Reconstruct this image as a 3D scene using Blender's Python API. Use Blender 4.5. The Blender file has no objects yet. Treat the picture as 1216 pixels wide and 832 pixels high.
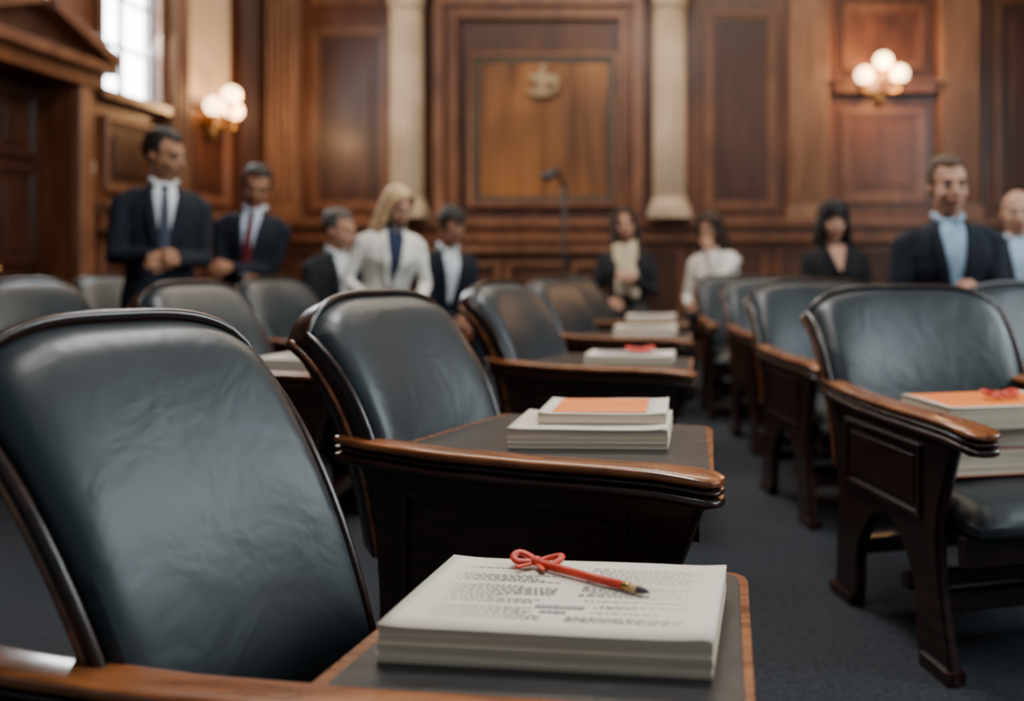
import bpy, bmesh, math, random
from mathutils import Vector, Matrix, noise
R=math.radians
random.seed(4)
sc=bpy.context.scene
COL=sc.collection

# ---------------------------------------------------------------- materials
def newmat(name):
    m=bpy.data.materials.new(name); m.use_nodes=True
    nt=m.node_tree; b=nt.nodes['Principled BSDF']
    return m,nt,b
def coords(nt,scale):
    tc=nt.nodes.new('ShaderNodeTexCoord'); mp=nt.nodes.new('ShaderNodeMapping')
    mp.inputs['Scale'].default_value=scale
    nt.links.new(tc.outputs['Object'],mp.inputs['Vector']); return mp.outputs['Vector']
def ramp(nt,fac,c1,c2,p1=.3,p2=.7):
    r=nt.nodes.new('ShaderNodeValToRGB')
    r.color_ramp.elements[0].color=(*c1,1); r.color_ramp.elements[1].color=(*c2,1)
    r.color_ramp.elements[0].position=p1; r.color_ramp.elements[1].position=p2
    nt.links.new(fac,r.inputs['Fac']); return r.outputs['Color']
def noisemat(name,c1,c2,scale=(10,10,10),rough=.5,bump=0.0,spec=.5,detail=6,dist=0.0,coat=0.0,rv=0.0,nscale=1.0,bdist=.002):
    m,nt,b=newmat(name)
    v=coords(nt,scale)
    n=nt.nodes.new('ShaderNodeTexNoise'); n.inputs['Scale'].default_value=nscale
    n.inputs['Detail'].default_value=detail; n.inputs['Distortion'].default_value=dist
    nt.links.new(v,n.inputs['Vector'])
    nt.links.new(ramp(nt,n.outputs['Fac'],c1,c2),b.inputs['Base Color'])
    b.inputs['Roughness'].default_value=rough
    b.inputs['Specular IOR Level'].default_value=spec
    b.inputs['Coat Weight'].default_value=coat
    b.inputs['Coat Roughness'].default_value=.15
    if rv:
        mr=nt.nodes.new('ShaderNodeMapRange'); mr.inputs['To Min'].default_value=rough-rv; mr.inputs['To Max'].default_value=rough+rv
        nt.links.new(n.outputs['Fac'],mr.inputs['Value']); nt.links.new(mr.outputs['Result'],b.inputs['Roughness'])
    if bump:
        bp=nt.nodes.new('ShaderNodeBump'); bp.inputs['Strength'].default_value=bump; bp.inputs['Distance'].default_value=bdist
        nt.links.new(n.outputs['Fac'],bp.inputs['Height']); nt.links.new(bp.outputs['Normal'],b.inputs['Normal'])
    return m
def woodmat(name,c1,c2,scale,rough,coat=.1,dark=.55):
    m,nt,b=newmat(name)
    v=coords(nt,scale)
    n=nt.nodes.new('ShaderNodeTexNoise'); n.inputs['Scale'].default_value=1; n.inputs['Detail'].default_value=5; n.inputs['Distortion'].default_value=1.2
    nt.links.new(v,n.inputs['Vector'])
    v2=coords(nt,tuple(s*7 if i<2 else s*1.5 for i,s in enumerate(scale)))
    n2=nt.nodes.new('ShaderNodeTexNoise'); n2.inputs['Scale'].default_value=1; n2.inputs['Detail'].default_value=4
    nt.links.new(v2,n2.inputs['Vector'])
    v3=coords(nt,(.7,.7,.5)); n3=nt.nodes.new('ShaderNodeTexNoise'); n3.inputs['Scale'].default_value=1; n3.inputs['Detail'].default_value=2
    nt.links.new(v3,n3.inputs['Vector'])
    col=ramp(nt,n.outputs['Fac'],c1,c2)
    g=ramp(nt,n2.outputs['Fac'],(.62,.58,.55),(1,1,1),.3,.6)
    mx=nt.nodes.new('ShaderNodeMix'); mx.data_type='RGBA'; mx.blend_type='MULTIPLY'; mx.inputs[0].default_value=.8
    nt.links.new(col,mx.inputs[6]); nt.links.new(g,mx.inputs[7])
    g3=ramp(nt,n3.outputs['Fac'],(dark,dark*.9,dark*.85),(1.15,1.15,1.15),.35,.65)
    mx2=nt.nodes.new('ShaderNodeMix'); mx2.data_type='RGBA'; mx2.blend_type='MULTIPLY'; mx2.inputs[0].default_value=1
    nt.links.new(mx.outputs[2],mx2.inputs[6]); nt.links.new(g3,mx2.inputs[7])
    nt.links.new(mx2.outputs[2],b.inputs['Base Color'])
    b.inputs['Roughness'].default_value=rough; b.inputs['Coat Weight'].default_value=coat; b.inputs['Coat Roughness'].default_value=.2
    b.inputs['Specular IOR Level'].default_value=.4
    bp=nt.nodes.new('ShaderNodeBump'); bp.inputs['Strength'].default_value=.1; bp.inputs['Distance'].default_value=.002
    nt.links.new(n2.outputs['Fac'],bp.inputs['Height']); nt.links.new(bp.outputs['Normal'],b.inputs['Normal'])
    return m
def emis(name,c,s):
    m,nt,b=newmat(name); b.inputs['Base Color'].default_value=(*c,1)
    b.inputs['Emission Color'].default_value=(*c,1); b.inputs['Emission Strength'].default_value=s
    return m
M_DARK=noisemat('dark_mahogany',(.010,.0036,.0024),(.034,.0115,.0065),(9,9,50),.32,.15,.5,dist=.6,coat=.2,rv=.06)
M_ARM =noisemat('highlight_walnut',(.10,.030,.009),(.33,.112,.034),(7,40,40),.28,.12,.5,dist=.5,coat=.5,rv=.05)  # reddish wood, colour brightened to carry the highlight along the arm tops
def leather(name,c1,c2,rough):
    m,nt,b=newmat(name)
    v=coords(nt,(1,1,1))
    n=nt.nodes.new('ShaderNodeTexNoise'); n.inputs['Scale'].default_value=6; n.inputs['Detail'].default_value=4
    nt.links.new(v,n.inputs['Vector'])
    nt.links.new(ramp(nt,n.outputs['Fac'],c1,c2),b.inputs['Base Color'])
    vo=nt.nodes.new('ShaderNodeTexVoronoi'); vo.inputs['Scale'].default_value=420
    nt.links.new(v,vo.inputs['Vector'])
    bp=nt.nodes.new('ShaderNodeBump'); bp.inputs['Strength'].default_value=.12; bp.inputs['Distance'].default_value=.0006
    nt.links.new(vo.outputs['Distance'],bp.inputs['Height'])
    bp2=nt.nodes.new('ShaderNodeBump'); bp2.inputs['Strength'].default_value=.35; bp2.inputs['Distance'].default_value=.012
    n2=nt.nodes.new('ShaderNodeTexNoise'); n2.inputs['Scale'].default_value=8; n2.inputs['Detail'].default_value=3; n2.inputs['Distortion'].default_value=.6
    nt.links.new(v,n2.inputs['Vector']); nt.links.new(n2.outputs['Fac'],bp2.inputs['Height'])
    nt.links.new(bp2.outputs['Normal'],bp.inputs['Normal'])
    nt.links.new(bp.outputs['Normal'],b.inputs['Normal'])
    b.inputs['Roughness'].default_value=rough; b.inputs['Specular IOR Level'].default_value=.52
    b.inputs['Coat Weight'].default_value=.06; b.inputs['Coat Roughness'].default_value=.3
    return m
M_LEA=leather('blue_black_leather',(.009,.0145,.018),(.016,.0245,.030),.41)
M_TOP=leather('desk_leather',(.006,.006,.007),(.010,.010,.012),.42)
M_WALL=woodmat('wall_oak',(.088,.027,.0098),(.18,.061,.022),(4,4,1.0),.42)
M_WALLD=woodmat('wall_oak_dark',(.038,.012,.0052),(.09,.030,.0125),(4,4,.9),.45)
M_TRIM=woodmat('trim_oak',(.125,.049,.023),(.235,.102,.05),(5,5,1.5),.38,.15,.7)
M_PIL=woodmat('pilaster_oak',(.19,.088,.042),(.31,.16,.085),(5,5,1.2),.42,.1,.75)
M_COLU=noisemat('column_stone',(.34,.245,.16),(.52,.39,.27),(2,2,2),.45,.05,.4)
M_BOARD=woodmat('board_golden_oak',(.11,.038,.009),(.34,.135,.035),(3,3,.5),.4,.1,.42)
M_OLIVE=noisemat('board_border',(.035,.027,.018),(.065,.05,.032),(5,5,5),.4)
M_CREAM=noisemat('cream_plaster',(.55,.40,.26),(.66,.50,.34),(3,3,3),.7)
M_DOOR=noisemat('door_mahogany',(.022,.0075,.004),(.05,.018,.009),(5,5,1),.35,.1,.4,dist=.8,coat=.2)
M_FLOOR=noisemat('carpet',(.012,.0145,.019),(.031,.036,.044),(60,60,60),.9,.6,.2,bdist=.004)
M_CEIL=noisemat('ceiling_plaster',(.3,.25,.2),(.36,.3,.24),(2,2,2),.8)
M_BRASS,_,b=newmat('aged_brass'); b.inputs['Base Color'].default_value=(.45,.27,.1,1); b.inputs['Metallic'].default_value=1; b.inputs['Roughness'].default_value=.35
M_GLOBE=emis('lit_globe',(1,.64,.32),9)
M_PANE=emis('daylight_pane',(.90,.96,1),14)
M_PANE2=emis('daylight_pane_tall',(.86,.95,1),3)
M_MUNT=noisemat('window_bars',(.18,.19,.2),(.25,.26,.27),(5,5,5),.5)
def papermat(name,c1,c2):
    m,nt,b=newmat(name)
    v=coords(nt,(3,3,600))
    n=nt.nodes.new('ShaderNodeTexNoise'); n.inputs['Scale'].default_value=1; nt.links.new(v,n.inputs['Vector'])
    nt.links.new(ramp(nt,n.outputs['Fac'],c1,c2,.35,.6),b.inputs['Base Color']); b.inputs['Roughness'].default_value=.75
    return m
M_PAGE=papermat('page_edges',(.58,.47,.34),(.88,.76,.59))
M_SHEET=noisemat('paper_sheet',(.62,.565,.48),(.69,.635,.55),(4,4,4),.7)
M_INK=noisemat('printed_ink',(.36,.345,.32),(.45,.43,.40),(60,60,60),.8)
M_INK2=noisemat('printed_ink_bold',(.22,.22,.22),(.32,.32,.32),(60,60,60),.8)
M_ORANGE=noisemat('orange_cover',(.75,.16,.015),(.9,.25,.03),(4,4,4),.5)
M_RED=noisemat('red_ribbon',(.46,.022,.009),(.64,.048,.018),(40,40,40),.45)
M_REDC=noisemat('red_cover',(.3,.03,.02),(.4,.05,.03),(9,9,9),.5)
M_GREYC=noisemat('grey_cover',(.22,.24,.25),(.32,.34,.34),(9,9,9),.5)
M_BLK=noisemat('black_metal',(.012,.012,.012),(.02,.02,.02),(9,9,9),.4)
M_GOLD=noisemat('carved_wood_ornament',(.20,.125,.06),(.33,.23,.12),(20,20,20),.5)
M_SWITCH=noisemat('switch_ivory',(.6,.5,.35),(.7,.6,.45),(9,9,9),.5)
M_TIPW=noisemat('pencil_cone',(.5,.3,.13),(.62,.4,.2),(20,20,20),.6)
M_GRAPH=noisemat('graphite',(.03,.03,.035),(.06,.06,.065),(20,20,20),.35)
_cm={}
def cloth(c,rough=.85):
    k=(tuple(c),rough)
    if k not in _cm:
        _cm[k]=noisemat('fabric_%d'%len(_cm),tuple(x*.72 for x in c),tuple(min(1,x*1.2) for x in c),(11,11,8),rough,.4,.25,bdist=.015,detail=3)
    return _cm[k]
def skinmat(c):
    k=('skin',tuple(c))
    if k not in _cm:
        _cm[k]=noisemat('skin_%d'%len(_cm),(c[0]*.80,c[1]*.70,c[2]*.66),tuple(min(1,x*1.08) for x in c),(16,16,16),.6,.08,.3)
    return _cm[k]
def hairmat(c):
    k=('hair',tuple(c))
    if k not in _cm:
        _cm[k]=noisemat('hair_%d'%len(_cm),tuple(x*.45 for x in c),tuple(min(1,x*1.25) for x in c),(110,110,12),.6,.8,.3,bdist=.006)
    return _cm[k]

# ---------------------------------------------------------------- mesh builder
class MB:
    def __init__(s): s.v=[];s.f=[];s.m=[];s.s=[];s.mats=[];s.M=Matrix()
    def add(s,vs,fs,mat,smooth=False):
        if mat not in s.mats: s.mats.append(mat)
        k=s.mats.index(mat); o=len(s.v)
        for v in vs: s.v.append(s.M@Vector(v))
        for f in fs: s.f.append([i+o for i in f]); s.m.append(k); s.s.append(smooth)
    def box(s,x0,x1,y0,y1,z0,z1,mat):
        vs=[(x,y,z) for z in (z0,z1) for y in (y0,y1) for x in (x0,x1)]
        s.add(vs,[(0,2,3,1),(4,5,7,6),(0,1,5,4),(2,6,7,3),(0,4,6,2),(1,3,7,5)],mat)
    def prism(s,pts,fn,a,b,mat,smooth=False):
        n=len(pts)
        vs=[fn(p,a) for p in pts]+[fn(p,b) for p in pts]
        fs=[list(range(n))[::-1],list(range(n,2*n))]
        s.add(vs,fs+[(i,(i+1)%n,n+(i+1)%n,n+i) for i in range(n)],mat,smooth)
    def loft(s,rings,mat,smooth=True,closed=False):
        n=len(rings[0]); vs=[p for r in rings for p in r]; fs=[]
        for i in range(len(rings)-1):
            for j in range(n):
                fs.append((i*n+j,i*n+(j+1)%n,(i+1)*n+(j+1)%n,(i+1)*n+j))
        fs.append(list(range(n))[::-1]); fs.append([ (len(rings)-1)*n+j for j in range(n)])
        s.add(vs,fs,mat,smooth)
    def tube(s,pts,rads,mat,n=10,flat=1.0,caps=True):
        pts=[Vector(p) for p in pts]
        if not hasattr(rads,'__len__'): rads=[rads]*len(pts)
        if caps:
            d0=(pts[0]-pts[1]).normalized(); d1=(pts[-1]-pts[-2]).normalized()
            pts=[pts[0]+d0*rads[0]*.8,pts[0]+d0*rads[0]*.5]+pts+[pts[-1]+d1*rads[-1]*.5,pts[-1]+d1*rads[-1]*.8]
            rads=[rads[0]*.35,rads[0]*.8]+list(rads)+[rads[-1]*.8,rads[-1]*.35]
        rings=[];ref=None
        for i,p in enumerate(pts):
            t=(pts[min(i+1,len(pts)-1)]-pts[max(i-1,0)]).normalized()
            if ref is None:
                ref=Vector((0,0,1)) if abs(t.z)<.9 else Vector((0,1,0))
            a=(ref-t*ref.dot(t)).normalized(); b=t.cross(a); ref=a
            rings.append([p+a*math.cos(2*math.pi*k/n)*rads[i]*flat+b*math.sin(2*math.pi*k/n)*rads[i] for k in range(n)])
        s.loft(rings,mat)
    def ell(s,c,r,mat,nu=18,nv=12,fn=None):
        rings=[]
        for i in range(nv+1):
            th=math.pi*(i+.001*(1 if i==0 else -1 if i==nv else 0)*20)/nv
            ring=[]
            for j in range(nu):
                ph=2*math.pi*j/nu
                d=Vector((math.sin(th)*math.cos(ph),math.sin(th)*math.sin(ph),-math.cos(th)))
                k=fn(Vector((c[0]+d.x*r[0],c[1]+d.y*r[1],c[2]+d.z*r[2])),d) if fn else 1
                ring.append((c[0]+d.x*r[0]*k,c[1]+d.y*r[1]*k,c[2]+d.z*r[2]*k))
            rings.append(ring)
        s.loft(rings,mat)
    def lathe(s,prof,c,mat,n=28,flute=0,fl=0):
        rings=[]
        for (r,z,*q) in prof:
            ring=[]
            for j in range(n):
                a=2*math.pi*j/n; rr=r
                if flute and q: rr=r-fl*abs(math.sin(a*flute/2))**.7
                ring.append((c[0]+rr*math.cos(a),c[1]+rr*math.sin(a),c[2]+z))
            rings.append(ring)
        s.loft(rings,mat)
    def slab(s,P,nu,nv,mat):
        fr=[[P(i/nu,j/nv,1) for i in range(nu+1)] for j in range(nv+1)]
        bk=[[P(i/nu,j/nv,0) for i in range(nu+1)] for j in range(nv+1)]
        vs=[p for r in fr for p in r]+[p for r in bk for p in r]
        N=(nu+1)*(nv+1); fs=[]
        id=lambda i,j:j*(nu+1)+i
        for j in range(nv):
            for i in range(nu):
                q=(id(i,j),id(i+1,j),id(i+1,j+1),id(i,j+1)); fs.append(q); fs.append(tuple(N+k for k in q[::-1]))
        for i in range(nu):
            fs.append((id(i+1,0),id(i,0),N+id(i,0),N+id(i+1,0))); fs.append((id(i,nv),id(i+1,nv),N+id(i+1,nv),N+id(i,nv)))
        for j in range(nv):
            fs.append((id(0,j),id(0,j+1),N+id(0,j+1),N+id(0,j))); fs.append((id(nu,j+1),id(nu,j),N+id(nu,j),N+id(nu,j+1)))
        s.add(vs,fs,mat,True)
    def obj(s,name,bevel=0,seg=2,loc=None,parent=None,remesh=0,smooth=0,sub=0):
        me=bpy.data.meshes.new(name)
        L=Vector(loc) if loc is not None else Vector((0,0,0))
        me.from_pydata([v-L for v in s.v],[],s.f)
        for m in s.mats: me.materials.append(m)
        me.polygons.foreach_set('material_index',s.m); me.polygons.foreach_set('use_smooth',s.s)
        bm=bmesh.new(); bm.from_mesh(me); bmesh.ops.recalc_face_normals(bm,faces=bm.faces); bm.to_mesh(me); bm.free()
        o=bpy.data.objects.new(name,me); COL.objects.link(o); o.location=L
        if parent: o.parent=parent
        if remesh:
            r=o.modifiers.new('remesh','REMESH'); r.mode='VOXEL'; r.voxel_size=remesh; r.use_smooth_shade=True
        if smooth:
            r=o.modifiers.new('smooth','SMOOTH'); r.factor=.5; r.iterations=smooth
        if bevel:
            b=o.modifiers.new('bevel','BEVEL'); b.width=bevel; b.segments=seg; b.limit_method='ANGLE'; b.angle_limit=R(42)
        return o
def lerp(a,b,t): return a+(b-a)*t
def spl(pts,n=6):
    pts=[Vector(p) for p in pts]; out=[]
    for i in range(len(pts)-1):
        p0=pts[max(i-1,0)];p1=pts[i];p2=pts[i+1];p3=pts[min(i+2,len(pts)-1)]
        for k in range(n):
            t=k/n
            out.append(.5*((2*p1)+(p2-p0)*t+(2*p0-5*p1+4*p2-p3)*t*t+(3*p1-p0-3*p2+p3)*t**3))
    out.append(pts[-1]); return out
def roundpoly(pts,rads,n=6):
    out=[]
    N=len(pts)
    for i,p in enumerate(pts):
        p=Vector(p); a=(Vector(pts[i-1])-p).normalized(); b=(Vector(pts[(i+1)%N])-p).normalized(); r=rads[i]
        if r<=0: out.append((p.x,p.y)); continue
        p0=p+a*r; p2=p+b*r
        for k in range(n+1):
            t=k/n; q=p0*(1-t)**2+p*2*t*(1-t)+p2*t*t; out.append((q.x,q.y))
    return out

# ---------------------------------------------------------------- chairs
def backrest(mb,bn,bf,tn,tf,arch=.07,conc=.03,thick=.075):
    bn,bf,tn,tf=map(Vector,(bn,bf,tn,tf))
    n=(bf-bn).cross(tn-bn).normalized()
    if n.x<0: n=-n
    def S(u,v,off):
        p=(bn.lerp(bf,u)).lerp(tn.lerp(tf,u),v)
        e=abs(2*u-1)
        p.z+=arch*v**3*(1-e**3.2)-.035*v**8*e**10
        o=-conc*(1-e*e)+.030*math.sin(math.pi*min(1,v*1.05))-.045*v**4
        return p+n*(o+off)
    def ed(u,v,k=10):
        return max(0,(1-abs(2*u-1)**k))**.5*max(0,1-abs(2*v-1)**(k*1.6))**.5
    def wood(u,v,s):
        if s: return S(u,v,-.012+.012*ed(u,v,30))
        return S(u,v,-.012-thick*(.60+.40*ed(u,v,14)))
    mb.slab(wood,20,20,M_DARK)
    def lea(u,v,s):
        uu=.025+.955*u; vv=.02+.962*v
        if s: return S(uu,vv,-.006+.034*ed(u,v,9))
        return S(uu,vv,-.03)
    mb.slab(lea,28,28,M_LEA)
    for u in (.008,.992):
        mb.tube([S(u,v/14,-.004) for v in range(15)],.008,M_DARK,8)
    mb.tube([S(.006,v/14,-thick*.55) for v in range(15)],.007,M_ARM,8)
    mb.tube([S(.008+.984*k/20,.997,-.006) for k in range(21)],.008,M_DARK,8)
def armrest(mb,x0,x1,yc,za,w=.078,bow=0):
    st=[0,.02,.1,.3,.55,.75,.86,.93,.975,.995,1]
    ww=[.62,.85,.88,.9,.94,1,1.12,1.22,1.15,.85,.5]
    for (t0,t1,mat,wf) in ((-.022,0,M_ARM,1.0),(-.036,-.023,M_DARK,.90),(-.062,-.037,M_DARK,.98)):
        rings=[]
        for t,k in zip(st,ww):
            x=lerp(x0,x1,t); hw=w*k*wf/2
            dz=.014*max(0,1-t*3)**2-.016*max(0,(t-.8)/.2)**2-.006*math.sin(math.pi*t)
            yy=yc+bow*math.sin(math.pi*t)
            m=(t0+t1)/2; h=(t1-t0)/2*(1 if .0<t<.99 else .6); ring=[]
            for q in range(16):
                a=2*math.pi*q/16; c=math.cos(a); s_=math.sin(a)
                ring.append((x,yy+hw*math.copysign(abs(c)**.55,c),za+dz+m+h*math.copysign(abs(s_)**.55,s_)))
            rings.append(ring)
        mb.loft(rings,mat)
def sideframe(mb,y0,y1,za,xr,xf,arch,outer):
    zt=za-.055
    front=spl([(xf+.02,zt,0),(xf-.015,zt-.09,0),(xf-.06,zt-.22,0),(xf-.055,zt*.38,0),(xf-.02,.09,0),(xf+.005,0,0)],5)
    ai=xf-.15; ar=xr+.12
    archp=spl([(ai+.03,0,0),(ai-.005,.06,0),(ai-.02,arch*.6,0),((ai+ar)/2+.06,arch*.97,0),((ai+ar)/2-.06,arch*.97,0),(ar+.02,arch*.6,0),(ar+.005,.06,0),(ar-.03,0,0)],4)
    pts=[(p.x,p.y) for p in front]+[(p.x,p.y) for p in archp]+[(xr-.04,0),(xr-.015,.07),(xr,.3),(xr-.02,zt)]
    mb.prism(pts,lambda p,a:(p[0],a,p[1]),y0,y1,M_DARK)
    mb.box(xf-.13,xf+.012,y0-.008,y1+.008,0,.035,M_DARK); mb.box(xr-.05,xr+.10,y0-.008,y1+.008,0,.035,M_DARK)
    ys=(y0-.009,y0) if outer<0 else (y1,y1+.009)
    a0,a1,c0,c1=xr+.06,xf-.13,arch+.04,zt-.04
    if c1-c0>.05:
        t=.016
        mb.box(a0,a1,ys[0],ys[1],c1-t,c1,M_DARK); mb.box(a0,a1,ys[0],ys[1],c0,c0+t,M_DARK)
        mb.box(a0,a0+t,ys[0],ys[1],c0+t,c1-t,M_DARK); mb.box(a1-t,a1,ys[0],ys[1],c0+t,c1-t,M_DARK)
        yy=(ys[0]+.004,ys[1]) if outer<0 else (ys[0],ys[1]-.004)
        mb.box(a0+.035,a1-.035,yy[0],yy[1],c0+.035,c1-.035,M_DARK)
    mb.tube([(p.x+.002,(y0+y1)/2,p.y) for p in front],.012,M_DARK,8)
def chair(name,B,yaw,kind='desk',Za=.66,L=.92,W=.56,short=.18,rear=-.76,corners=None,arch=.075,conc=.03,thick=.075,aw=.078):
    mb=MB(); mb.M=Matrix.Rotation(R(yaw),4,'Z')
    armrest(mb,-L,0,.04,Za,aw,-.008)
    ar=.24 if kind=='desk' else .34
    fx=-.06 if kind=='desk' else -.15
    sideframe(mb,.022,.058,Za,-L+.12,fx,ar,-1)
    if kind=='desk':
        xs=-.02
        sideframe(mb,W-.068,W-.032,Za+.02,rear+.02,-short-.08,ar,1)
        out=roundpoly([(rear-.015,.05),(xs,.05),(-short,W-.015),(rear-.015,W-.015)],[0,0,.05,.03])
        inn=roundpoly([(rear+.008,.065),(xs-.013,.065),(-short-.014,W-.029),(rear+.008,W-.029)],[0,0,.042,.02])
        mb.prism(out,lambda p,a:(p[0],p[1],a),Za-.034,Za-.014,M_ARM)
        o2=roundpoly([(rear+.0,.05),(xs-.012,.05),(-short-.012,W-.028),(rear+.0,W-.028)],[0,0,.05,.03])
        mb.prism(o2,lambda p,a:(p[0],p[1],a),Za-.062,Za-.035,M_DARK)
        mb.prism(inn,lambda p,a:(p[0],p[1],a),Za-.0142,Za-.0115,M_TOP)
        mb.prism([(xs-.06,.05),(xs-.03,.05),(-short-.05,W-.05),(-short-.08,W-.05)],lambda p,a:(p[0],p[1],a),Za-.15,Za-.06,M_DARK)
        mb.box(rear,rear+.03,.05,W-.05,.36,Za-.06,M_DARK)
        mb.box(-L+.16,-L+.20,.05,W-.05,.14,.19,M_DARK)
        mb.prism([(-.16,.05),(-.12,.05),(-short-.12,W-.05),(-short-.16,W-.05)],lambda p,a:(p[0],p[1],a),.14,.18,M_DARK)
    else:
        armrest(mb,-L,-short,W-.04,Za,aw,.008)
        sideframe(mb,W-.058,W-.022,Za,-L+.12,fx,ar,1)
        def cu(u,v,s):
            x=lerp(-L+.10,-.07,u); y=lerp(.062,W-.062,v)
            e=max(0,(1-abs(2*u-1)**8))**.5*max(0,(1-abs(2*v-1)**8))**.5
            if u>.9: x+=.012*e
            return (x,y,.41+.05*e+.012*e*math.sin(math.pi*u)*math.sin(math.pi*v)) if s else (x,y,.385-.03*e)
        mb.slab(cu,18,18,M_LEA)
        mb.box(-.15,-.115,.05,W-.05,.30,.375,M_DARK); mb.box(-L+.12,-L+.16,.05,W-.05,.28,.38,M_DARK)
        mb.box(-L+.10,-.11,.06,W-.06,.345,.365,M_DARK)
        mb.box(-.26,-.22,.05,W-.05,.15,.20,M_DARK); mb.box(-L+.16,-L+.20,.05,W-.05,.15,.2,M_DARK)
        mb.box(-.44,-.40,.05,W-.05,.15,.19,M_DARK)
    if corners is None:
        x=-L+.12
        corners=((x+.025,.02,.42),(x+.025,W-.02,.42),(-L-.035,-.005,.935),(-L-.035,W+.005,.935))
    backrest(mb,*corners,arch=arch,conc=conc,thick=thick)
    o=mb.obj(name,.004,2)
    o.location=(B[0],B[1],0)
    return o
src={}
def place(kind,B,yaw,name):
    if kind not in src:
        if kind=='desk':
            L=.90; x=-L+.13
            o=chair(name,(0,0),0,'desk',L=L,corners=((x+.02,.04,.42),(x+.025,.54,.42),(-.925,.01,.935),(-.93,.565,.935)),thick=.095)
        else: o=chair(name,(0,0),0,'seat',Za=.672,L=.92,W=.74,short=0,conc=.045,thick=.085)
        src[kind]=o
    else:
        o0=src[kind]; o=bpy.data.objects.new(name,o0.data); COL.objects.link(o)
        m=o.modifiers.new('bevel','BEVEL'); m.width=.004; m.segments=2; m.limit_method='ANGLE'; m.angle_limit=R(42)
    o.location=(B[0],B[1],0); o.rotation_euler=(0,0,R(yaw)); return o
chair('leather_desk_chair',(.105,.965),-9,'desk',Za=.545,L=1.03,W=.585,short=.07,rear=-.56,
      corners=((-.79,.075,.33),(-.64,.425,.33),(-1.01,.018,.925),(-.84,.42,.925)),arch=.075,conc=.02,thick=.06)
for B in ((.08,1.71),(.07,3.40),(.09,4.85),(.09,6.2)): place('desk',B,-20,'leather_desk_chair')
for B in ((-1.22,3.26),(-1.45,4.56),(-2.4,3.93),(-2.83,5.27)): place('desk',B,-20,'leather_desk_chair')
place('seat',(.70,2.12),-75.8,'leather_armchair')
place('seat',(.55,3.46),-79,'leather_armchair')
place('seat',(.45,4.86),-82,'leather_armchair')
o=place('seat',(.235,6.02),-86,'leather_armchair'); o.scale=(.86,.80,1)
place('seat',(1.42,3.00),-80,'leather_armchair')

# ---------------------------------------------------------------- books
def book(name,cx,cy,z,w,d,h,yaw,cover=None,text=0,under=None):
    mb=MB(); mb.M=Matrix.Rotation(R(yaw),4,'Z')
    n=max(4,int(h/.0036)); z0=0
    if under:
        mb.box(-w/2-.004,w/2+.004,-d/2-.004,d/2+.004,0,.003,under); z0=.003
    jx=jy=0
    for i in range(n):
        a=z0+(h-z0)*i/n; b=z0+(h-z0)*(i+1)/n
        jx=.6*jx+random.uniform(-.0011,.0011); jy=.6*jy+random.uniform(-.0011,.0011)
        mb.box(-w/2+jx,w/2+jx,-d/2+jy,d/2+jy,a,b-.0002,M_PAGE)
    for q in range(2):
        def P(u,v,s,q=q):
            x=lerp(-w/2-.001,w/2+.001,u); y=lerp(-d/2-.002,d/2+.001,v)
            zz=h+.0006+.001*q+.003*max(0,(abs(2*u-1)-.7)/.3)**2*(q)+.0006*math.sin(7*u+3*v)
            return (x,y,zz+(.0004 if s else 0))
        mb.slab(P,24,6,M_SHEET)
    top=h+.0034
    if cover:
        c0,c1,d0,d1=cover[1:]
        mb.box(lerp(-w/2,w/2,c0),lerp(-w/2,w/2,c1),lerp(-d/2,d/2,d0),lerp(-d/2,d/2,d1),top-.0018,top+.0004,cover[0])
    if text:
        rr=random.Random(text)
        cols=((-.43,-.04),(.04,.43)) if text==1 else ((-.42,.42),)
        for (a,b) in cols:
            y=.38
            while y>-.36:
                if rr.random()<.14: y-=.04; continue
                x=a+(.03 if rr.random()<.2 else 0); end=b-(rr.uniform(.05,.2) if rr.random()<.25 else 0)
                while x<end:
                    l=rr.uniform(.010,.032); l=min(l,end-x)
                    if not (text==1 and -.09<x<.1 and -.30<y<-.10):
                        mb.box(x*w,(x+l)*w,y*d,(y+.0056)*d,top-.003,top-.0005,M_INK)
                    x+=l+.007
                y-=.023
        if text==1:
            x=-.075
            for l in (.018,.012,.016,.02,.012,.017,.014,.02):
                mb.box(x*w,(x+l)*w,-.20*d,-.165*d,top-.003,top-.0003,M_INK2); x+=l+.004
            x=-.05
            for l in (.02,.015,.022,.012):
                mb.box(x*w,(x+l)*w,-.26*d,-.235*d,top-.003,top-.0003,M_INK2); x+=l+.004
    o=mb.obj(name); o.location=(cx,cy,z); return o
def bow(name,cx,cy,z,s,yaw):
    mb=MB(); mb.M=Matrix.Rotation(R(yaw),4,'Z')@Matrix.Scale(s,4)
    for sg in (-1,1):
        pts=spl([(0,0,.006),(sg*.014,.010,.010),(sg*.032,.013,.014),(sg*.037,.002,.012),(sg*.028,-.008,.008),(sg*.012,-.004,.007),(0,0,.006)],5)
        mb.tube(pts,.0058,M_RED,8,.7)
        mb.tube(spl([(0,0,.006),(sg*.010,-.012,.005),(sg*.020,-.024,.005)],5),.0042,M_RED,8,.6)
    mb.ell((0,0,.008),(.009,.009,.007),M_RED,12,8)
    o=mb.obj(name); o.location=(cx,cy,z); return o
TZ1=.545-.0112
book('open_document_book',-.152,1.30,TZ1,.437,.283,.045,-6.5,text=1)
zt=TZ1+.045+.0034
bow('ribbon_bow',-.213,1.412,zt+.001,1.05,-15)
mb=MB()
A=Vector((-.205,1.405,zt+.0070)); Bp=Vector((-.034,1.283,zt+.0068)); D=(Bp-A)
mb.tube([A,A+D*.78],.0066,M_RED,8,caps=False)
mb.tube([A+D*.78,A+D*.84],.0068,M_BRASS,10,caps=False)
dn=D.normalized().cross(Vector((0,0,1)))
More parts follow.
